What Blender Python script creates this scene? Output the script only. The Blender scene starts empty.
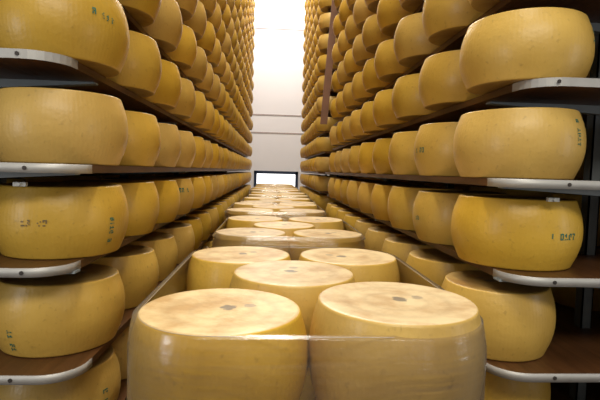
import bpy, bmesh, math, random
from mathutils import Matrix, Vector, noise
random.seed(7)
scene = bpy.context.scene
COL = scene.collection
PI = math.pi

# ------------------------------------------------------------------ camera
H = 1.65                                    # eye height: level with the shelf seen edge-on
cam_d = bpy.data.cameras.new('camera')
cam = bpy.data.objects.new('camera', cam_d); COL.objects.link(cam)
yaw, pit, roll = .0601, .0619, .0272
Rt = Vector((math.cos(yaw), -math.sin(yaw), 0)); F0 = Vector((math.sin(yaw), math.cos(yaw), 0)); Z = Vector((0, 0, 1))
Up = math.sin(pit) * F0 + math.cos(pit) * Z
Fw = math.cos(pit) * F0 - math.sin(pit) * Z
cr, sr = math.cos(roll), math.sin(roll)
Rc = cr * Rt + sr * Up; Uc = cr * Up - sr * Rt
m = Matrix((Rc, Uc, -Fw)).transposed().to_4x4(); m.translation = (0, 0, H)
cam.matrix_world = m
cam_d.sensor_width = 36; cam_d.lens = 470.566 / 600 * 36
cam_d.clip_start = .05; cam_d.clip_end = 60
scene.camera = cam

# ------------------------------------------------------------------ world, lamps, exposure
scene.view_settings.view_transform = 'Standard'
scene.view_settings.look = 'None'
scene.view_settings.gamma = 1
scene.view_settings.use_curve_mapping = False
scene.view_settings.exposure = 0.33
w = bpy.data.worlds.new('world'); scene.world = w; w.use_nodes = True
w.node_tree.nodes['Background'].inputs[0].default_value = (1.0, .93, .82, 1)
w.node_tree.nodes['Background'].inputs[1].default_value = .15
def area(name, loc, rot, sx, sy, power, color=(1, .945, .83)):
    l = bpy.data.lights.new(name, 'AREA'); l.shape = 'RECTANGLE'; l.size = sx; l.size_y = sy
    l.energy = power; l.color = color
    o = bpy.data.objects.new(name, l); COL.objects.link(o); o.location = loc; o.rotation_euler = rot
    return o
area('ceiling_light_row', (.07, 5.5, 7.3), (0, 0, 0), .7, 14, 600)
area('cross_aisle_light', (0.1, -1.7, 4.0), (math.radians(36), 0, 0), 3.2, .8, 74)
area('cross_aisle_window_left', (-3.3, -.75, 1.9), (0, math.radians(-90), math.radians(25)), 1.3, .14, 20, (.93, .96, 1))
area('cross_aisle_window_right', (3.5, .1, 1.9), (0, math.radians(90), math.radians(-12)), 1.3, .14, 7, (.93, .96, 1))
area('cross_aisle_window_rear', (1.9, -2.6, 1.9), (math.radians(90), 0, math.radians(25)), .22, 1.0, 3, (.93, .96, 1))
area('far_wall_light', (.07, 13.2, 6.9), (math.radians(25), 0, 0), 2.6, .6, 85, (1, .95, .93))

# ------------------------------------------------------------------ materials
def new_mat(name):
    mt = bpy.data.materials.new(name); mt.use_nodes = True
    nt = mt.node_tree; b = nt.nodes['Principled BSDF']
    return mt, nt, b
def N(nt, typ, **kw):
    n = nt.nodes.new(typ)
    for k, v in kw.items():
        if k.startswith('i_'):
            key = k[2:]
            n.inputs[int(key) if key.isdigit() else key.replace('_', ' ')].default_value = v
        else: setattr(n, k, v)
    return n
def ramp(nt, src, stops):
    r = nt.nodes.new('ShaderNodeValToRGB'); e = r.color_ramp.elements
    while len(e) < len(stops): e.new(.5)
    for el, (p, c) in zip(e, stops):
        el.position = p; el.color = (*c, 1) if len(c) == 3 else c
    nt.links.new(src, r.inputs[0]); return r
def mixc(nt, fac, a, b, mode='MIX'):
    n = nt.nodes.new('ShaderNodeMix'); n.data_type = 'RGBA'; n.blend_type = mode
    for s, v in ((n.inputs[0], fac), (n.inputs[6], a), (n.inputs[7], b)):
        if hasattr(v, 'links'): nt.links.new(v, s)
        elif isinstance(v, (int, float)): s.default_value = v
        else: s.default_value = (*v, 1)
    return n.outputs[2]
def math_n(nt, op, a, b=0.0, c=0.0):
    n = nt.nodes.new('ShaderNodeMath'); n.operation = op
    for s, v in zip(n.inputs, (a, b, c)):
        if hasattr(v, 'links'): nt.links.new(v, s)
        else: s.default_value = v
    return n.outputs[0]

def cheese_material(name, side, side2, face, per_object=True):
    mt, nt, b = new_mat(name)
    L = nt.links.new
    tc = N(nt, 'ShaderNodeTexCoord'); geo = N(nt, 'ShaderNodeNewGeometry')
    oi = N(nt, 'ShaderNodeObjectInfo')
    coord = tc.outputs['Object']
    # every wheel has its own pattern
    off = nt.nodes.new('ShaderNodeVectorMath'); off.operation = 'ADD'; L(coord, off.inputs[0])
    cmb = N(nt, 'ShaderNodeCombineXYZ')
    r10 = math_n(nt, 'MULTIPLY', oi.outputs['Random'], 37.0)
    for i in range(3): L(r10, cmb.inputs[i])
    L(cmb.outputs[0], off.inputs[1])
    n1 = N(nt, 'ShaderNodeTexNoise', i_Scale=5.0, i_Detail=4.0); L(off.outputs[0], n1.inputs['Vector'])
    sidec = mixc(nt, ramp(nt, n1.outputs[0], [(.35, (0, 0, 0)), (.68, (1, 1, 1))]).outputs[0], side, side2)
    # fine specks
    n2 = N(nt, 'ShaderNodeTexNoise', i_Scale=60.0, i_Detail=3.0); L(off.outputs[0], n2.inputs['Vector'])
    sp = ramp(nt, n2.outputs[0], [(.62, (0, 0, 0)), (.78, (1, 1, 1))]).outputs[0]
    sidec = mixc(nt, math_n(nt, 'MULTIPLY', sp, .35), sidec, (.20, .12, .03))
    # faces: lit or shaded tone, mottled, with rings and a greyish casein stain
    sx = N(nt, 'ShaderNodeSeparateXYZ'); L(coord, sx.inputs[0])
    n3 = N(nt, 'ShaderNodeTexNoise', i_Scale=9.0, i_Detail=6.0, i_Roughness=.6); L(off.outputs[0], n3.inputs['Vector'])
    facec = mixc(nt, ramp(nt, n3.outputs[0], [(.42, (0, 0, 0)), (.66, (1, 1, 1))]).outputs[0], face, tuple(f * k for f, k in zip(face, (.70, .58, .48))))
    rad = math_n(nt, 'SQRT', math_n(nt, 'ADD', math_n(nt, 'POWER', sx.outputs[0], 2.0), math_n(nt, 'POWER', sx.outputs[1], 2.0)))
    rr = math_n(nt, 'ADD', rad, math_n(nt, 'MULTIPLY', n3.outputs[0], .035))
    ring = ramp(nt, math_n(nt, 'ABSOLUTE', math_n(nt, 'SUBTRACT', rr, .150)), [(0, (1, 1, 1)), (.02, (0, 0, 0))]).outputs[0]
    ring2 = ramp(nt, math_n(nt, 'ABSOLUTE', math_n(nt, 'SUBTRACT', rr, .095)), [(0, (1, 1, 1)), (.014, (0, 0, 0))]).outputs[0]
    facec = mixc(nt, math_n(nt, 'MULTIPLY', math_n(nt, 'ADD', ring, ring2), .28), facec, (.36, .24, .12))
    def stain(px, py, ax, ay, amt, c, col=(.10, .095, .09)):
        d = math_n(nt, 'ADD', math_n(nt, 'POWER', math_n(nt, 'DIVIDE', math_n(nt, 'SUBTRACT', sx.outputs[0], px), ax), 2.0),
                   math_n(nt, 'POWER', math_n(nt, 'DIVIDE', math_n(nt, 'SUBTRACT', sx.outputs[1], py), ay), 2.0))
        d = math_n(nt, 'ADD', d, math_n(nt, 'MULTIPLY', math_n(nt, 'SUBTRACT', n2.outputs[0], .5), 2.2))
        k = ramp(nt, d, [(.55, (1, 1, 1)), (1.0, (0, 0, 0))]).outputs[0]
        return mixc(nt, math_n(nt, 'MULTIPLY', k, amt), c, col)
    facec = stain(.012, .022, .022, .025, .75, facec)
    facec = stain(.062, .045, .018, .018, .50, facec, (.16, .14, .13))
    sn = N(nt, 'ShaderNodeSeparateXYZ'); L(tc.outputs['Normal'], sn.inputs[0])
    isface = ramp(nt, math_n(nt, 'ABSOLUTE', sn.outputs[2]), [(.80, (0, 0, 0)), (.95, (1, 1, 1))]).outputs[0]
    col = mixc(nt, isface, sidec, facec)
    hue = N(nt, 'ShaderNodeHueSaturation')
    L(math_n(nt, 'ADD', math_n(nt, 'MULTIPLY', oi.outputs['Random'], .18), .91), hue.inputs['Value'])
    L(math_n(nt, 'ADD', math_n(nt, 'MULTIPLY', math_n(nt, 'FRACT', math_n(nt, 'MULTIPLY', oi.outputs['Random'], 17.3)), .14), .93), hue.inputs['Saturation'])
    L(col, hue.inputs['Color'])
    L(hue.outputs[0], b.inputs['Base Color'])
    b.inputs['Roughness'].default_value = .42
    b.inputs['Specular IOR Level'].default_value = .42
    b.inputs['Coat Weight'].default_value = .12; b.inputs['Coat Roughness'].default_value = .25
    # faint upright cloth marks on the rind
    ang = math_n(nt, 'ARCTAN2', sx.outputs[0], sx.outputs[1])
    wv = math_n(nt, 'SINE', math_n(nt, 'MULTIPLY', ang, 95.0))
    bh = math_n(nt, 'ADD', math_n(nt, 'MULTIPLY', math_n(nt, 'MULTIPLY', wv, .07), math_n(nt, 'SUBTRACT', 1.0, isface)), n2.outputs[0])
    bh = math_n(nt, 'ADD', bh, math_n(nt, 'MULTIPLY', n3.outputs[0], 1.2))
    bp = N(nt, 'ShaderNodeBump', i_Strength=.22, i_Distance=.006); L(bh, bp.inputs['Height']); L(bp.outputs[0], b.inputs['Normal'])
    return mt
M = {}
M['rind'] = cheese_material('cheese_rind_shaded_faces', (.63, .402, .082), (.53, .325, .060), (.40, .26, .075))  # rack wheels: shade under the shelves painted into the darker faces
M['pale'] = cheese_material('cheese_rind_lit_faces', (.63, .402, .082), (.53, .325, .060), (.72, .565, .32))  # stack wheels: same rind, faces coloured pale as lit from above

def simple(name, col, rough=.5, metal=0.0, spec=.5, scale=20, amt=.25, bump=0.0, stretch=None):
    mt, nt, b = new_mat(name); L = nt.links.new
    tc = N(nt, 'ShaderNodeTexCoord'); mp = N(nt, 'ShaderNodeMapping')
    if stretch: mp.inputs['Scale'].default_value = stretch
    L(tc.outputs['Object'], mp.inputs[0])
    n = N(nt, 'ShaderNodeTexNoise', i_Scale=scale, i_Detail=5.0); L(mp.outputs[0], n.inputs['Vector'])
    c = mixc(nt, n.outputs[0], tuple(x * (1 - amt) for x in col), tuple(min(1, x * (1 + amt)) for x in col))
    L(c, b.inputs['Base Color'])
    b.inputs['Roughness'].default_value = rough; b.inputs['Metallic'].default_value = metal
    b.inputs['Specular IOR Level'].default_value = spec
    if bump:
        bp = N(nt, 'ShaderNodeBump', i_Strength=bump, i_Distance=.01); L(n.outputs[0], bp.inputs['Height']); L(bp.outputs[0], b.inputs['Normal'])
    return mt
M['wood'] = simple('shelf_wood', (.085, .034, .011), .4, scale=6, amt=.7, bump=.2, stretch=(7, .6, 7))
M['zinc'] = simple('galvanised_strip', (.44, .43, .41), .5, .35, scale=25, amt=.14)
M['steel'] = simple('painted_steel', (.26, .30, .32), .45, .0, scale=15, amt=.2)
M['post'] = simple('dark_steel_post', (.12, .135, .14), .5)
M['brace'] = simple('brown_brace', (.21, .10, .055), .6, scale=5, amt=.3)
M['screw'] = simple('dark_screw', (.06, .05, .045), .5, .5)
M['bolt'] = simple('bright_bolt', (.38, .38, .36), .5, .3)
M['ink'] = simple('green_ink', (.02, .15, .10), .6, amt=.4, scale=90)
M['oldink'] = simple('faded_mark', (.17, .12, .05), .6, amt=.3, scale=60)
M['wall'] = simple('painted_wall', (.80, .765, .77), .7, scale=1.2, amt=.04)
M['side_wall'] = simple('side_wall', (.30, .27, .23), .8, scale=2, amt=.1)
M['seam'] = simple('panel_seam', (.40, .33, .31), .7)
M['floor'] = simple('floor', (.13, .10, .085), .35, scale=3, amt=.2)
M['blue'] = simple('dark_blue_frame', (.018, .03, .065), .4)
M['pallet'] = simple('pallet_wood', (.42, .30, .17), .7, scale=8, amt=.3)
def emis(name, col, s):
    mt, nt, b = new_mat(name)
    b.inputs['Base Color'].default_value = (.8, .8, .8, 1)
    b.inputs['Emission Color'].default_value = (*col, 1); b.inputs['Emission Strength'].default_value = s
    return mt
M['daylight'] = emis('daylight_pane', (1, 1, 1), 1.6)
M['frosted'] = emis('frosted_glazing', (1, .985, .98), .9)

def film_material():
    mt, nt, b = new_mat('stretch_film'); L = nt.links.new
    nt.nodes.remove(b); out = nt.nodes['Material Output']
    tr = N(nt, 'ShaderNodeBsdfTransparent'); tr.inputs[0].default_value = (.93, .92, .92, 1)
    gl = N(nt, 'ShaderNodeBsdfGlossy'); gl.inputs['Roughness'].default_value = .16
    df = N(nt, 'ShaderNodeBsdfTranslucent'); df.inputs[0].default_value = (.88, .83, .76, 1)
    dd = N(nt, 'ShaderNodeBsdfDiffuse'); dd.inputs[0].default_value = (.88, .83, .76, 1)
    tc = N(nt, 'ShaderNodeTexCoord'); mp = N(nt, 'ShaderNodeMapping'); mp.inputs['Scale'].default_value = (1.2, 1.2, 26)
    L(tc.outputs['Object'], mp.inputs[0])
    n = N(nt, 'ShaderNodeTexNoise', i_Scale=3.0, i_Detail=5.0, i_Roughness=.6); L(mp.outputs[0], n.inputs['Vector'])
    bp = N(nt, 'ShaderNodeBump', i_Strength=.45, i_Distance=.006); L(n.outputs[0], bp.inputs['Height'])
    L(bp.outputs[0], gl.inputs['Normal'])
    haze = N(nt, 'ShaderNodeMixShader', i_0=.5); L(df.outputs[0], haze.inputs[1]); L(dd.outputs[0], haze.inputs[2])
    m1 = N(nt, 'ShaderNodeMixShader')
    hz = ramp(nt, n.outputs[0], [(.35, (.01, .01, .01)), (.75, (.085, .085, .085))])
    lf = N(nt, 'ShaderNodeLayerWeight', i_Blend=.5)
    L(math_n(nt, 'ADD', hz.outputs[0], math_n(nt, 'MULTIPLY', math_n(nt, 'POWER', lf.outputs['Facing'], 3.0), .32)), m1.inputs[0]); L(tr.outputs[0], m1.inputs[1]); L(haze.outputs[0], m1.inputs[2])
    lw = N(nt, 'ShaderNodeLayerWeight', i_Blend=.22); L(bp.outputs[0], lw.inputs['Normal'])
    fac = math_n(nt, 'ADD', math_n(nt, 'MULTIPLY', lw.outputs['Fresnel'], .8), .06)
    m2 = N(nt, 'ShaderNodeMixShader'); L(fac, m2.inputs[0]); L(m1.outputs[0], m2.inputs[1]); L(gl.outputs[0], m2.inputs[2])
    L(m2.outputs[0], out.inputs[0])
    return mt
M['film'] = film_material()
mt, nt, b = new_mat('film_edge'); b.inputs['Base Color'].default_value = (.78, .74, .68, 1); b.inputs['Roughness'].default_value = .2
b.inputs['Alpha'].default_value = .55; M['film_edge'] = mt

# ------------------------------------------------------------------ helpers
def link(name, me, mat, parent=None):
    o = bpy.data.objects.new(name, me); COL.objects.link(o)
    if mat and not me.materials: me.materials.append(mat)
    if parent: o.parent = parent
    return o
def mesh_obj(name, bm, mat, parent=None, smooth=False):
    me = bpy.data.meshes.new(name); bm.normal_update(); bm.to_mesh(me); bm.free()
    if smooth:
        for p in me.polygons: p.use_smooth = True
    return link(name, me, mat, parent)
def tag(o, label=None, cat=None, group=None, kind=None):
    for k, v in (('label', label), ('category', cat), ('group', group), ('kind', kind)):
        if v: o[k] = v
    return o
def empty(name, loc):
    o = bpy.data.objects.new(name, None); COL.objects.link(o); o.location = loc; o.empty_display_size = .1
    return o
def box(bm, x0, x1, y0, y1, z0, z1):
    v = [bm.verts.new((x, y, z)) for z in (z0, z1) for x, y in ((x0, y0), (x1, y0), (x1, y1), (x0, y1))]
    for f in ((3, 2, 1, 0), (4, 5, 6, 7), (0, 1, 5, 4), (1, 2, 6, 5), (2, 3, 7, 6), (3, 0, 4, 7)): bm.faces.new([v[i] for i in f])
def prism(bm, pts, z0, z1):
    a = [bm.verts.new((x, y, z0)) for x, y in pts]; c = [bm.verts.new((x, y, z1)) for x, y in pts]
    n = len(pts); bm.faces.new(a[::-1]); bm.faces.new(c)
    for i in range(n): bm.faces.new((a[i], a[(i + 1) % n], c[(i + 1) % n], c[i]))
def cyl(bm, c, axis, r, h, n=12):
    M4 = Vector((0, 0, 1)).rotation_difference(Vector(axis)).to_matrix().to_4x4(); M4.translation = Vector(c) + Vector(axis).normalized() * h / 2
    bmesh.ops.create_cone(bm, cap_ends=True, segments=n, radius1=r, radius2=r, depth=h, matrix=M4)
def sbox(name, x0, x1, y0, y1, z0, z1, mat, parent=None, kind=True):
    bm = bmesh.new(); box(bm, x0, x1, y0, y1, z0, z1); o = mesh_obj(name, bm, mat, parent)
    if kind: o['kind'] = 'structure'
    return o

# ------------------------------------------------------------------ the room
YW = 15.0
XL0, XR0 = -2.1, 2.35
sbox('floor', XL0 - .1, XR0 + .1, -4, YW + .1, -.1, 0, M['floor'])
sbox('ceiling', XL0 - .1, XR0 + .1, -4, YW + .1, 7.5, 7.6, M['wall'])
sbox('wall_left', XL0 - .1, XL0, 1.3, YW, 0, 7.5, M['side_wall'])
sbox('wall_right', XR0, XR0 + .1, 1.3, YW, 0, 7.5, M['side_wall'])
def far_wall():
    wx0, wx1, wz0, wz1 = -.58, .82, .45, H - .03
    tz = H + 4.42
    bm = bmesh.new()
    box(bm, XL0, wx0, YW, YW + .1, 0, tz); box(bm, wx1, XR0, YW, YW + .1, 0, tz)
    box(bm, wx0, wx1, YW, YW + .1, 0, wz0); box(bm, wx0, wx1, YW, YW + .1, wz1, tz)
    box(bm, XL0, XR0, YW, YW + .1, tz + 1.2, 7.5)
    mesh_obj('wall_far', bm, M['wall'])['kind'] = 'structure'
    wr = mesh_obj('window_1', (lambda b_: (box(b_, wx0, wx0 + .09, YW - .05, YW + .08, wz0, wz1), box(b_, wx1 - .09, wx1, YW - .05, YW + .08, wz0, wz1),
        box(b_, wx0, wx1, YW - .05, YW + .08, wz1 - .09, wz1), box(b_, wx0, wx1, YW - .05, YW + .08, wz0, wz0 + .09), b_)[-1])(bmesh.new()), M['blue'])
    wr['kind'] = 'structure'
    sbox('pane', wx0 + .09, wx1 - .09, YW + .02, YW + .05, wz0 + .09, wz1 - .09, M['daylight'], wr, kind=False)
    w2 = sbox('window_2', XL0, XR0, YW + .01, YW + .06, tz, tz + 1.2, M['frosted'])
    for i, z in enumerate((H + 1.17, H + 1.73)):
        sbox('trim_%d' % (i + 1), XL0, XR0, YW - .012, YW, z - .02, z + .02, M['seam'])
    sbox('trim_3', XL0, XR0, YW - .03, YW, tz - .03, tz + .03, M['wall'])
far_wall()

# ------------------------------------------------------------------ cheese wheel meshes
CH = .232
def profile(n=7, top_r=.193):
    p = [(top_r - .010, 0), (top_r - .004, .0007), (top_r - .0005, .003), (top_r + .001, .007)]
    for i in range(n):
        t = -1 + 2 * (i + .5) / n
        z = .012 + (t + 1) / 2 * (CH - .024)
        p.append((top_r + .002 + (.2145 - top_r) * (1 - abs(t) ** 2.25), z))
    if top_r < .195: p = [(r - .007 * (1 - min(1, z / .1)), z) for r, z in p]     # rack wheels narrow a little more towards the base
    p += [(top_r + .001, CH - .007), (top_r - .0005, CH - .003), (top_r - .004, CH - .0007), (top_r - .010, CH)]
    return p
PROF = profile(11)
def rad_at(z):
    for (r0, z0), (r1, z1) in zip(PROF, PROF[1:]):
        if z0 <= z <= z1 and z1 > z0: return r0 + (r1 - r0) * (z - z0) / (z1 - z0)
    return .2
def cheese_geo(seg, prof, seed=0, wob=.0):
    rs = random.Random(seed); ph = [rs.random() * 6.28 for _ in range(4)]
    V = []; Fc = []
    for r, z in prof:
        for i in range(seg):
            a = 2 * PI * i / seg
            k = 1 + wob * (math.sin(2 * a + ph[0]) * .6 + math.sin(3 * a + ph[1]) * .4)
            zz = z + wob * .25 * math.sin(a + ph[2]) * (z / CH)
            V.append((r * k * math.sin(a), -r * k * math.cos(a), zz))
    n = len(prof)
    for j in range(n - 1):
        for i in range(seg):
            i2 = (i + 1) % seg
            Fc.append((j * seg + i, j * seg + i2, (j + 1) * seg + i2, (j + 1) * seg + i))
    # faces: inner ring and fan, slightly hollow
    def cap(base, z, flip):
        b0 = len(V)
        for rr, dz in ((.15, -.002), (.07, -.004)):
            for i in range(seg):
                a = 2 * PI * i / seg; V.append((rr * math.sin(a), -rr * math.cos(a), z + (dz if not flip else -dz)))
        c = len(V); V.append((0, 0, z + (-.004 if not flip else .004)))
        for i in range(seg):
            i2 = (i + 1) % seg
            q = [(base + i, base + i2, b0 + i2, b0 + i), (b0 + i, b0 + i2, b0 + seg + i2, b0 + seg + i), (b0 + seg + i, b0 + seg + i2, c)]
            for f in q: Fc.append(f[::-1] if flip else f)
    cap((n - 1) * seg, CH, False); cap(0, 0, True)
    return V, Fc
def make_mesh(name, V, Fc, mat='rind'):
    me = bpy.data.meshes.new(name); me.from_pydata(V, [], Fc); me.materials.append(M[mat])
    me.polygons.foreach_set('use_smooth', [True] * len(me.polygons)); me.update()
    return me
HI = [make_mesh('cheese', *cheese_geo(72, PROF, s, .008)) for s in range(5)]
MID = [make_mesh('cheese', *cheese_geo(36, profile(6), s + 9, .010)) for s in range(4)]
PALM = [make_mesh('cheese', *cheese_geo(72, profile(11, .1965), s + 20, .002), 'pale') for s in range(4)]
LOWV, LOWF = cheese_geo(20, profile(4), 3, 0)

# ------------------------------------------------------------------ ink marks on rinds
GL = {'0': '111101101101111', '1': '010110010010111', '2': '111001111100111', '3': '111001111001111', '5': '111100111001111',
      '6': '111100111101111', '7': '111001010010010', '8': '111101111101111', 'I': '010010010010010', ' ': '0' * 15, '-': '000000111000000', '.': '000000000000010'}
def ink(parent, text, a0, z0, cell=.0042, vertical=False, name='ink_stamp', mat='ink', drop=.12, label=None, lean=0):
    """dotted code; a0 = angle of its middle (degrees, 0 faces the cross aisle), z0 = height of its middle"""
    bm = bmesh.new(); rs = random.Random(text + str(a0)); n = len(text)
    def P_(u, v, push):
        z = max(.012, min(CH - .012, z0 + v)); r = rad_at(z) * 1.008 + push
        a = math.radians(a0) + u / .215
        return bm.verts.new((r * math.sin(a), -r * math.cos(a), z))
    for ci, ch in enumerate(text):
        bits = GL[ch]
        for k, bt in enumerate(bits):
            if bt == '0' or rs.random() < drop: continue
            gx, gy = k % 3, 4 - k // 3
            if vertical: u, v = gy * cell - 2.5 * cell, (n / 2 - ci) * 4 * cell - gx * cell
            else: u, v = (ci - n / 2) * 4 * cell + gx * cell, gy * cell - 2.5 * cell + lean * (ci - n / 2)
            s = cell * .98
            bm.faces.new([P_(u, v, .0009), P_(u + s, v, .0009), P_(u + s, v + s, .0009), P_(u, v + s, .0009)])
    o = mesh_obj(name, bm, M[mat], parent)
    if label: o['label'] = label
    return o

# ------------------------------------------------------------------ racks
PITCH = .2991
ORD = ['zeroth', 'first', 'second', 'third', 'fourth', 'fifth', 'sixth', 'seventh', 'eighth', 'ninth', 'tenth', 'eleventh', 'twelfth', 'thirteenth',
       'fourteenth', 'fifteenth', 'sixteenth', 'seventeenth', 'eighteenth', 'nineteenth', 'twentieth', 'twenty-first', 'twenty-second']
KMIN, KMAX = -5, 13
LX, LY, LZ = -.7264, 1.6749, H + .0003
RX, RY, RZ = .8736, 1.6469, H - .0074
STEP = .4843
def level(side, k):
    """height of the top of shelf k of a rack: the pitch differs a little from shelf to shelf"""
    if side == 'L':
        return H + (.003 + .325 * k if k > 0 else (0, -.300, -.614)[-k] if k > -3 else -.614 + .306 * (k + 2))
    return H + (-.004 + .314 * k if k > 0 else (-.0074, -.3065, -.606)[-k] if k > -3 else -.606 + .302 * (k + 2))
BT = .025        # board thickness
def outline(xa, xb, y0, y1, r, sgn):
    """board outline; xa = aisle edge, xb = back edge (sgn = direction from aisle to back), both aisle corners rounded"""
    pts = []
    for i in range(9):
        a = PI / 2 * i / 8
        pts.append((xa + sgn * r * (1 - math.sin(a)), y0 + r * (1 - math.cos(a))) if True else None)
    # from front strip (i=8 -> on aisle edge? ) keep order front -> aisle edge
    pts = [(xa + sgn * (r - r * math.sin(PI / 2 * i / 8)), y0 + (r - r * math.cos(PI / 2 * i / 8))) for i in range(9)]
    far = [(xa + sgn * (r - r * math.cos(PI / 2 * i / 8)), y1 - (r - r * math.sin(PI / 2 * i / 8))) for i in range(9)]
    return [(xb, y0)] + pts + far + [(xb, y1)]
def ribbon(bm, path, z0, z1, t):
    """a strip of thickness t along the outside of an open path"""
    inn, out = [], []
    for i, (x, y) in enumerate(path):
        a = path[max(0, i - 1)]; c = path[min(len(path) - 1, i + 1)]
        d = Vector((c[0] - a[0], c[1] - a[1])).normalized(); nrm = Vector((d.y, -d.x))
        inn.append((x, y)); out.append((x + nrm.x * t, y + nrm.y * t))
    n = len(path)
    rows = [[bm.verts.new((x, y, z)) for x, y in L_] for L_, z in ((inn, z0), (out, z0), (out, z1), (inn, z1))]
    for k in range(4):
        a, c = rows[k], rows[(k + 1) % 4]
        for i in range(n - 1): bm.faces.new((a[i], a[i + 1], c[i + 1], c[i]))
    bm.faces.new([r_[0] for r_ in rows]); bm.faces.new([r_[-1] for r_ in rows][::-1])
    bmesh.ops.recalc_face_normals(bm, faces=bm.faces[:])
def rack(label, sgn, xa, xb, zb, y0, y1, near, rec=.07, mid=.5):
    root = empty('cheese_rack', ((xa + xb) / 2, y0, 0))
    tag(root, label, 'rack', 'wooden cheese racks along the aisle')
    ox, oy = root.location.x, root.location.y
    xm = xa + sgn * mid                                     # the row of posts
    ol = [(x - ox, y - oy) for x, y in outline(xa, xb, y0, y1, .11, sgn)]
    if sgn > 0: ol = ol[::-1]
    def setback(pts, dx, dy):
        # boards above eye level stop a little farther back from the aisle
        return [(x + (sgn * dx if abs(x - (xb - ox)) > .2 else 0), y + (dy if y < .5 else 0)) for x, y in pts]
    bm = bmesh.new(); prism(bm, setback(ol, rec, .055), -BT, 0); bmesh.ops.recalc_face_normals(bm, faces=bm.faces[:])
    bme_up = bpy.data.meshes.new('shelf_board'); bm.to_mesh(bme_up); bm.free(); bme_up.materials.append(M['wood'])
    bm = bmesh.new(); prism(bm, ol, -BT, 0); bmesh.ops.recalc_face_normals(bm, faces=bm.faces[:])
    bme = bpy.data.meshes.new('shelf_board'); bm.to_mesh(bme); bm.free(); bme.materials.append(M['wood'])
    # near end strip, round the aisle corner
    pts = [(x - ox, y - oy) for x, y in ([(xb, y0)] + outline(xa, xb, y0, y1, .11, sgn)[1:9] + [(xa, y0 + .13)])]
    if sgn > 0: pts = pts[::-1]
    bm = bmesh.new(); ribbon(bm, pts, -BT - .001, .001, .0025 if True else 0)
    sme = bpy.data.meshes.new('metal_strip'); bm.to_mesh(sme); bm.free(); sme.materials.append(M['zinc'])
    mids = []
    for src, kind_ in ((bme, 0), (sme, 1)):
        c = src.copy()
        for v in c.vertices:
            if abs(v.co.x - (xb - ox)) > .2: v.co.x += sgn * .035
        mids.append(c)
        if kind_:
            for p in c.polygons: p.use_smooth = True
    for p in sme.polygons: p.use_smooth = True
    bm = bmesh.new(); ribbon(bm, setback(pts, rec, .055), -BT - .001, .001, .0025)
    sme_up = bpy.data.meshes.new('metal_strip'); bm.to_mesh(sme_up); bm.free(); sme_up.materials.append(M['zinc'])
    # cantilever arm: tapers towards the aisle
    def arm_mesh(tip):
        bm = bmesh.new()
        x_in, x_out = sgn * (xm - xa) * sgn, 0
        A = [(xm - ox, -BT - .034), (xa - ox + sgn * (.03 + tip), -BT - .006), (xa - ox + sgn * (.03 + tip), -BT), (xm - ox, -BT)]
        f = [bm.verts.new((x, -.02, z)) for x, z in A]; g = [bm.verts.new((x, .02, z)) for x, z in A]
        bm.faces.new(f); bm.faces.new(g[::-1])
        for i in range(4): bm.faces.new((f[i], g[i], g[(i + 1) % 4], f[(i + 1) % 4]))
        B = [(xm - ox, -BT - .034), (xb - ox - sgn * .03, -BT - .006), (xb - ox - sgn * .03, -BT), (xm - ox, -BT)]
        f = [bm.verts.new((x, -.02, z)) for x, z in B]; g = [bm.verts.new((x, .02, z)) for x, z in B]
        bm.faces.new(f[::-1]); bm.faces.new(g)
        for i in range(4): bm.faces.new((f[i], f[(i + 1) % 4], g[(i + 1) % 4], g[i]))
        bmesh.ops.recalc_face_normals(bm, faces=bm.faces[:])
        me = bpy.data.meshes.new('support_arm'); bm.to_mesh(me); bm.free(); me.materials.append(M['steel']); return me
    ame = arm_mesh(0); ame_up = arm_mesh(rec)
    bm = bmesh.new()
    cyl(bm, (0, 0, 0), (0, -1, 0), .006, .003, 10); scm = bpy.data.meshes.new('screw'); bm.to_mesh(scm); bm.free(); scm.materials.append(M['screw'])
    bm = bmesh.new()
    box(bm, -.018, .018, -.012, .0, -.012, .0); cyl(bm, (0, -.006, -.006), (0, -1, 0), .005, .012, 8)
    bom = bpy.data.meshes.new('bolt'); bm.to_mesh(bom); bm.free(); bom.materials.append(M['bolt'])
    rs = random.Random(label)
    for k in range(KMIN, KMAX + 1):
        z = level(zb, k)
        bo = link('shelf_board', bme_up if k > 0 else (mids[0] if k == -1 else bme), None, root); bo.location = (0, 0, z)
        dx = 0 if k > -4 else 0
        st = near and link('metal_strip', sme_up if k > 0 else (mids[1] if k == -1 else sme), None, bo)
        fy = .055 if k > 0 else 0
        if near:
            for xs in (.16, .42, .70):
                s = link('screw', scm, None, bo); s.location = (xa + sgn * (xs + rs.uniform(-.03, .03)) - ox, fy - .0025, -BT / 2)
            if k == 0: bt_ = link('bolt', bom, None, bo); bt_.location = (xa + sgn * (.17) - ox, .05 + fy, -BT - .030)
        ys = [.10] + ([1.9, 3.7, 5.5, 7.3, 9.1] if near else [2.0, 4.0])
        for yy in ys:
            if y0 + yy < y1 - .1:
                ar = link('support_arm', ame_up if k > 0 else ame, None, root); ar.location = (0, yy + (.33 if k > 0 and yy < .2 else 0), z)
    for yy in [.10] + ([1.9, 3.7, 5.5, 7.3, 9.1] if near else [2.0, 4.0]):
        if y0 + yy < y1 - .1:
            bm = bmesh.new(); t = .022
            # C-section post
            y = yy + (.33 if yy < .2 else .045)
            box(bm, xm - ox - t, xm - ox + t, y, y + .006, 0, level(zb, KMAX) + .3)
            box(bm, xm - ox - t, xm - ox - t + .005, y, y + .045, 0, level(zb, KMAX) + .3)
            box(bm, xm - ox + t - .005, xm - ox + t, y, y + .045, 0, level(zb, KMAX) + .3)
            mesh_obj('post', bm, M['post'], root)
    return root
YB0 = 1.372
rack('tall wooden cheese rack along the left side of the aisle', -1, -.562, -1.66, 'L', YB0, 12.12, True, .065, .465)
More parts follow.
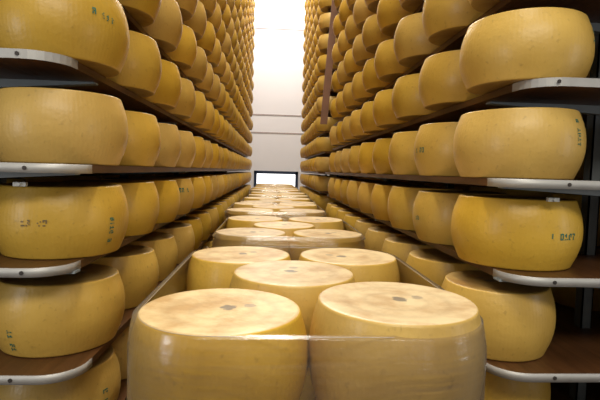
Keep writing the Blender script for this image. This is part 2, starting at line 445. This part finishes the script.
rack('nearer wooden cheese rack on the right side of the aisle, with metal-edged boards', 1, .705, 1.86, 'R', YB0, 6.4, True, .095, .58)
# brown brace leaning at the far end of the nearer right rack
def brace():
    rk = [o for o in COL.objects if o.name.startswith('cheese_rack')][-1]
    ox, oy = rk.location.x, rk.location.y
    bm = bmesh.new(); z0, z1 = level('R', 2), level('R', 10)
    xa_, xb_ = .66, .66 + .067 * (z1 - z0); y = 6.22
    v = [bm.verts.new((x - ox, yy - oy, z)) for z, xc in ((z0, xa_), (z1, xb_)) for x, yy in ((xc - .045, y), (xc + .045, y), (xc + .045, y + .04), (xc - .045, y + .04))]
    for f in ((3, 2, 1, 0), (4, 5, 6, 7), (0, 1, 5, 4), (1, 2, 6, 5), (2, 3, 7, 6), (3, 0, 4, 7)): bm.faces.new([v[q] for q in f])
    mesh_obj('brace', bm, M['brace'], rk)['label'] = 'brown leaning brace'
brace()
rack('farther wooden cheese rack on the right side, beyond the narrow gap', 1, .705, 1.86, 'R', 7.16, 11.65, False, .095, .58)

# ------------------------------------------------------------------ wheels on the shelves
def shelf_phrase(k):
    if k == 0: return 'eye-level shelf'
    if k > 0: return ORD[k] + ' shelf above eye level'
    return ORD[-k] + ' shelf below eye level'
PLACES = []   # (key, x, y, z)
NL = 22
for k in range(KMIN, KMAX + 1):
    for j in range(NL):
        PLACES.append((('L', k, j), LX, LY + j * STEP, level('L', k)))
    for j in range(9):
        PLACES.append((('R', k, j), RX, RY + j * STEP, level('R', k)))
    for j in range(9):
        PLACES.append((('S', k, j), RX, 7.45 + j * .484, level('R', k)))
BACK = []
for k in range(KMIN, KMAX + 1):
    for j in range(NL): BACK.append((LX - .60, LY + .03 + j * STEP, level('L', k)))
    for j in range(9): BACK.append((RX + .69, RY + .06 + j * STEP, level('R', k)))
    for j in range(9): BACK.append((RX + .69, 7.45 + j * .484, level('R', k)))
# pallets: (front pair y, x, top height below the eye)
PAL = [(1.155, .1005, -.344), (2.66, .105, -.350), (3.98, .040, -.338), (5.20, .070, -.352), (6.50, .095, -.344), (7.85, .055, -.33), (9.20, .07, -.335), (10.55, .06, -.335)]
POS5 = [('front left', -.2185, 0), ('front right', .2185, 0), ('middle', -.022, .379), ('back left', -.2185, .758), ('back right', .2185, .758)]
PPL = ['nearest film-wrapped stack', 'second film-wrapped stack', 'third film-wrapped stack', 'fourth film-wrapped stack', 'fifth film-wrapped stack', 'sixth film-wrapped stack', 'seventh film-wrapped stack', 'farthest film-wrapped stack']
for i, (py, px, pz) in enumerate(PAL):
    for q, (nm, dx, dy) in enumerate(POS5):
        PLACES.append((('P', i, q), px + dx, py + dy, H + pz - CH))
        for ly in range(1, 5): BACK.append((px + dx, py + dy, H + pz - CH - ly * CH))
INDIV = {(r[0], int(r.split(':')[0][1:]), int(j)) for r in ('L-3:0,1,2,3,4,5,6;L-2:0,1,2,3,4,5,6,7,8,9,10,11,12,13,14,15;L-1:0,1,2,3,4,5,6,7,8,9,10,11,12,13,14,15;L0:0,1,2,3,4,5,6,7,8,9,10,11,12,13,15;L1:0,1,2,3,4,5,6,7,8,9,10,11,12,13,14,16;L2:1,2,3,4,5,6,7,8,9,10,11,12,13,14,15,16;L3:3,4,5,6,7,8,9,10,11,12,13,14,15,16;L4:5,6,7,8,9,10,11,12,13,14,15,16;L5:7,8,9,10,11,12,13,14,15,16,17;L6:9,10,11,12,13,14,15,17;L7:11,12,13,14,15,16;L8:13,14,15;L9:16;P0:0,1,2,3,4;P1:0,1,2,3,4;P2:0,1,2,3,4;P3:0,1,2,3,4;P4:0,1,2,3,4;P5:0,1,2,3,4;R-3:0;R-2:0,1,2,3,4,5,6,7,8;R-1:0,1,2,3,4,5,6,7,8;R0:0,1,2,3,4,5,6,7,8;R1:0,1,2,3,4,5,6,7,8;R2:0,1,2,3,4,5,6,7,8;R3:2,3,4,5,6,7,8;R4:4,5,6,7,8;R5:6,7,8;R6:8;S-2:0,1,2,3;S-1:0,1,2,3,5;S0:0,1,2;S1:0,1,2,3,4,5;S2:0,1,2,3,4,5,7;S3:0,1,2,3,4,5;S4:0,1,2,3,4,6;S5:0,1,2,3,4,5,6;S6:0,1,2,3,4,5;S7:0,1,2,3,4,5,7;S8:0,1,2,3,4;S9:2,3,4;S10:4,5').split(';') for j in r.split(':')[1].split(',')}   #INDIV#
TWEAK = {('R', -2, 0): (-.062, -.02, .92), ('R', -3, 0): (-.01, .05, .9), ('L', -2, 0): (-.015, 0, 1), ('L', -3, 0): (-.03, .02, 1), ('R', 1, 0): (.004, 0, .995), ('L', 1, 0): (0, 0, 1.0)}
def label_for(key):
    s, a, j = key
    stamp = STAMPED.get(key, '')
    if s == 'P': return '%spale-topped cheese wheel, %s on top of the %s' % ('', POS5[j][0], PPL[a])
    side = {'L': 'left rack', 'R': 'nearer right rack', 'S': 'farther right rack'}[s]
    nearword = 'nearest' if j == 0 else ORD[j + 1] + ' from near end'
    return ('yellow ' if not stamp else '') + 'cheese wheel%s, %s, %s, %s' % (stamp, nearword, side, shelf_phrase(a))
STAMPED = {('L', 1, 0): ' with green stamp', ('L', -1, 0): ' with green code', ('L', -2, 0): ' with green marks', ('R', -1, 0): ' with green code',
           ('R', 0, 0): ' with green marks', ('R', 1, 0): ' with green spot', ('L', -3, 0): ' with green mark', ('R', 0, 1): ' with small green stamp',
           ('R', -1, 1): ' green-marked', ('L', -1, 3): ' with green mark'}
GRP = {'L': 'cheese wheels on the left rack', 'R': 'cheese wheels on the nearer right rack', 'S': 'cheese wheels on the farther right rack', 'P': 'cheese wheels on the film-wrapped stacks'}
WHEEL = {}
stuff = list(BACK)
for key, x, y, z in PLACES:
    if INDIV is not None and key not in INDIV:
        stuff.append((x, y, z)); continue
    rs = random.Random(str(key)); a_ = key[1]
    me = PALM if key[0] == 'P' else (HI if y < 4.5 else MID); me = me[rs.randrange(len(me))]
    o = bpy.data.objects.new('cheese', me); COL.objects.link(o)
    tx, ty, ts = TWEAK.get(key, (-.035, 0, .98) if key[:2] == ('R', -2) else (0, 0, 1))
    jit = .0 if key[0] == 'P' else .007
    o.location = (x + tx + rs.uniform(-jit, jit), y + ty + rs.uniform(-jit, jit), z + .0005)
    sz = (1 if key[0] in 'PL' or a_ <= 0 else .945) + rs.uniform(-.012, .004)
    o.scale = (ts * (1 if key[0] == 'P' else 1 + rs.uniform(-.02, .008)),) * 2 + (sz,)
    o.rotation_euler.z = 0 if (key in STAMPED) else (rs.uniform(-.5, .5) if key[0] == 'P' else rs.uniform(0, 6.28))
    if key[0] == 'P' and key[1] == 0:
        o.rotation_euler.z = {0: -.2, 1: -.12, 2: .9, 3: .3, 4: 2.2}[key[2]]
        o.scale = (1, 1, {1: 1.11, 2: 1.05}.get(key[2], 1))
    tag(o, label_for(key), 'cheese', GRP[key[0]])
    WHEEL[key] = o
W = WHEEL
ink(W['L', 1, 0], '8 117', 57, .142, .0040, drop=.3, lean=-.0035)
ink(W['L', -1, 0], '8I10 3', 65, .082, .0036, vertical=True)
ink(W['L', -1, 0], '13 00', 2, .120, .0040, name='faded_mark', mat='oldink', drop=.45)
ink(W['L', -2, 0], '11 21', -18, .055, .0038, vertical=True, drop=.2)
ink(W['L', -3, 0], '8 0', 67, .12, .0045, vertical=True)
ink(W['R', -1, 0], 'I 0107', 15, .118, .0042)
ink(W['R', 0, 0], '8 1017', 31, .150, .0038, vertical=True, drop=.3)
ink(W['R', 1, 0], '8 1', 44, .15, .004, vertical=True, drop=.3)
ink(W['R', 0, 1], '1 03', -78, .115, .0045)
ink(W['R', -1, 1], '10', -80, .11, .004)
ink(W['L', -1, 3], '80 1', 56, .16, .0055)
# wheels too many to count one by one: rear columns, lower pallet layers, far and hidden places
if stuff:
    V, Fc = [], []
    rs = random.Random(5)
    for x, y, z in stuff:
        b0 = len(V); x += rs.uniform(-.006, .006)
        V += [(x + a, y + c, z + d + .0005) for a, c, d in LOWV]
        Fc += [tuple(i + b0 for i in f) for f in LOWF]
    o = link('cheeses', make_mesh('cheeses', V, Fc), None)
    tag(o, 'remaining yellow cheese wheels packed along the far and rear parts of both racks', 'cheese', kind='stuff')

# ------------------------------------------------------------------ pallets and stretch film
def hull(cx, cy, r, n=28):
    """outline round the five wheels, starting at the middle of the front side, anticlockwise seen from above"""
    P_ = []
    cs = [(.2185, 0, -90, 0), (.2185, .758, 0, 90), (-.2185, .758, 90, 180), (-.2185, 0, 180, 270)]
    path = [(0, -r)]
    for dx, dy, a0, a1 in cs:
        for i in range(n + 1):
            a = math.radians(a0 + (a1 - a0) * i / n)
            path.append((dx + r * math.cos(a), dy + r * math.sin(a)))
        if (dx > 0 and dy == 0) or (dx < 0 and dy > 0):
            s = path[-1]
            for q in range(1, 12): path.append((s[0], s[1] + ((.758 if dx > 0 else 0) - s[1]) * q / 12) if True else s)
    return [(x + cx, y + cy) for x, y in path]
for i, (py, px, pz) in enumerate(PAL):
    ordw = ['nearest', 'second', 'third', 'fourth', 'fifth', 'sixth', 'seventh', 'farthest'][i]
    zt = H + pz
    zb = zt - 5 * CH
    # pallet
    rt = empty('pallet', (px, py + .379, 0)); tag(rt, 'wooden pallet under the %s stack of cheese wheels' % ordw, 'pallet', 'pallets in the aisle')
    for q in range(7):
        bm = bmesh.new(); yy = -.6 + q * (1.2 - .1) / 6
        box(bm, -.42, .42, yy, yy + .1, zb - .022, zb - .0005); mesh_obj('deck_board', bm, M['pallet'], rt)
    for xx in (-.37, 0, .37):
        bm = bmesh.new(); box(bm, xx - .04, xx + .04, -.6, .6, .022, zb - .022); mesh_obj('stringer', bm, M['pallet'], rt)
        bm = bmesh.new(); box(bm, xx - .05, xx + .05, -.6, .6, .0, .022); mesh_obj('bottom_board', bm, M['pallet'], rt)
    # film
    nz = 60
    bm = bmesh.new(); rows = []
    top = zt - .002; PP = profile(11, .1965)
    for kz in range(nz + 4):
        t = min(1, kz / nz); z = (zb + .002 + (top - .03 - zb) * min(1, kz / (nz - 10)) ** .8 if kz < nz - 10 else top - .028 + .028 * min(1, (kz - nz + 10) / 10)) + (0, .002, .0035, .004)[max(0, kz - nz)]
        row = []
        zl = z - (zt - CH)
        rr = .2185
        if zl > CH / 2:
            for (r0, z0), (r1, z1) in zip(PP, PP[1:]):
                if z0 <= zl <= z1 and z1 > z0: rr = r0 + (r1 - r0) * (zl - z0) / (z1 - z0) + .0020
            if i == 0: rr = max(rr, .2185 - .0115 * min(1, max(0, (zl / CH - .72) / .28)) ** 1.2)
            rr = max(rr, .207 if i == 0 else .203)
        if kz > nz: rr = (.1985, .197, .194)[kz - nz - 1]
        # the film bends in over the rim of the wheels
        if i > 0 and zl > CH - .024 and kz <= nz: rr = .2165 - .0175 * (zl - (CH - .024)) / .022
        pth = hull(0, 0, rr); n = len(pth)
        for (x, y) in pth:
            nn = noise.noise(Vector((x * 2.2 + i * 7, y * 2.2, z * 34 + 3))) * .0016
            nn += noise.noise(Vector((x * 5 + i * 7, y * 5, z * 9 + 3))) * .0012
            d = Vector((x, y - .379)).normalized()
            tuck = 0.0
            row.append(bm.verts.new((x + d.x * (abs(nn) + tuck), y - .379 + d.y * (abs(nn) + tuck), z)))
        rows.append(row)
    for a, c in zip(rows, rows[1:]):
        for q in range(n): bm.faces.new((a[q], a[(q + 1) % n], c[(q + 1) % n], c[q]))
    f = mesh_obj('plastic_film', bm, M['film'], smooth=True); f.location = (px, py + .379, 0)
    tag(f, 'clear plastic film wrapped around the %s stack of cheese wheels' % ordw, 'plastic wrap', 'plastic film on the stacks')
    # rolled top edge
    bm = bmesh.new(); R_ = []
    for (x, y), v in zip(pth, [(x_, y_) for x_, y_ in pth]):
        d = Vector((x, y - .379)).normalized(); ring_ = []
        for s in range(6):
            a = s * PI / 3
            ring_.append(bm.verts.new((x + d.x * (.0008 + .0008 * math.cos(a)), y - .379 + d.y * (.0008 + .0008 * math.cos(a)), top + .0009 * math.sin(a))))
        R_.append(ring_)
    for q in range(n):
        for s in range(6): bm.faces.new((R_[q][s], R_[(q + 1) % n][s], R_[(q + 1) % n][(s + 1) % 6], R_[q][(s + 1) % 6]))
    mesh_obj('rolled_edge', bm, M['film_edge'], f, smooth=True)
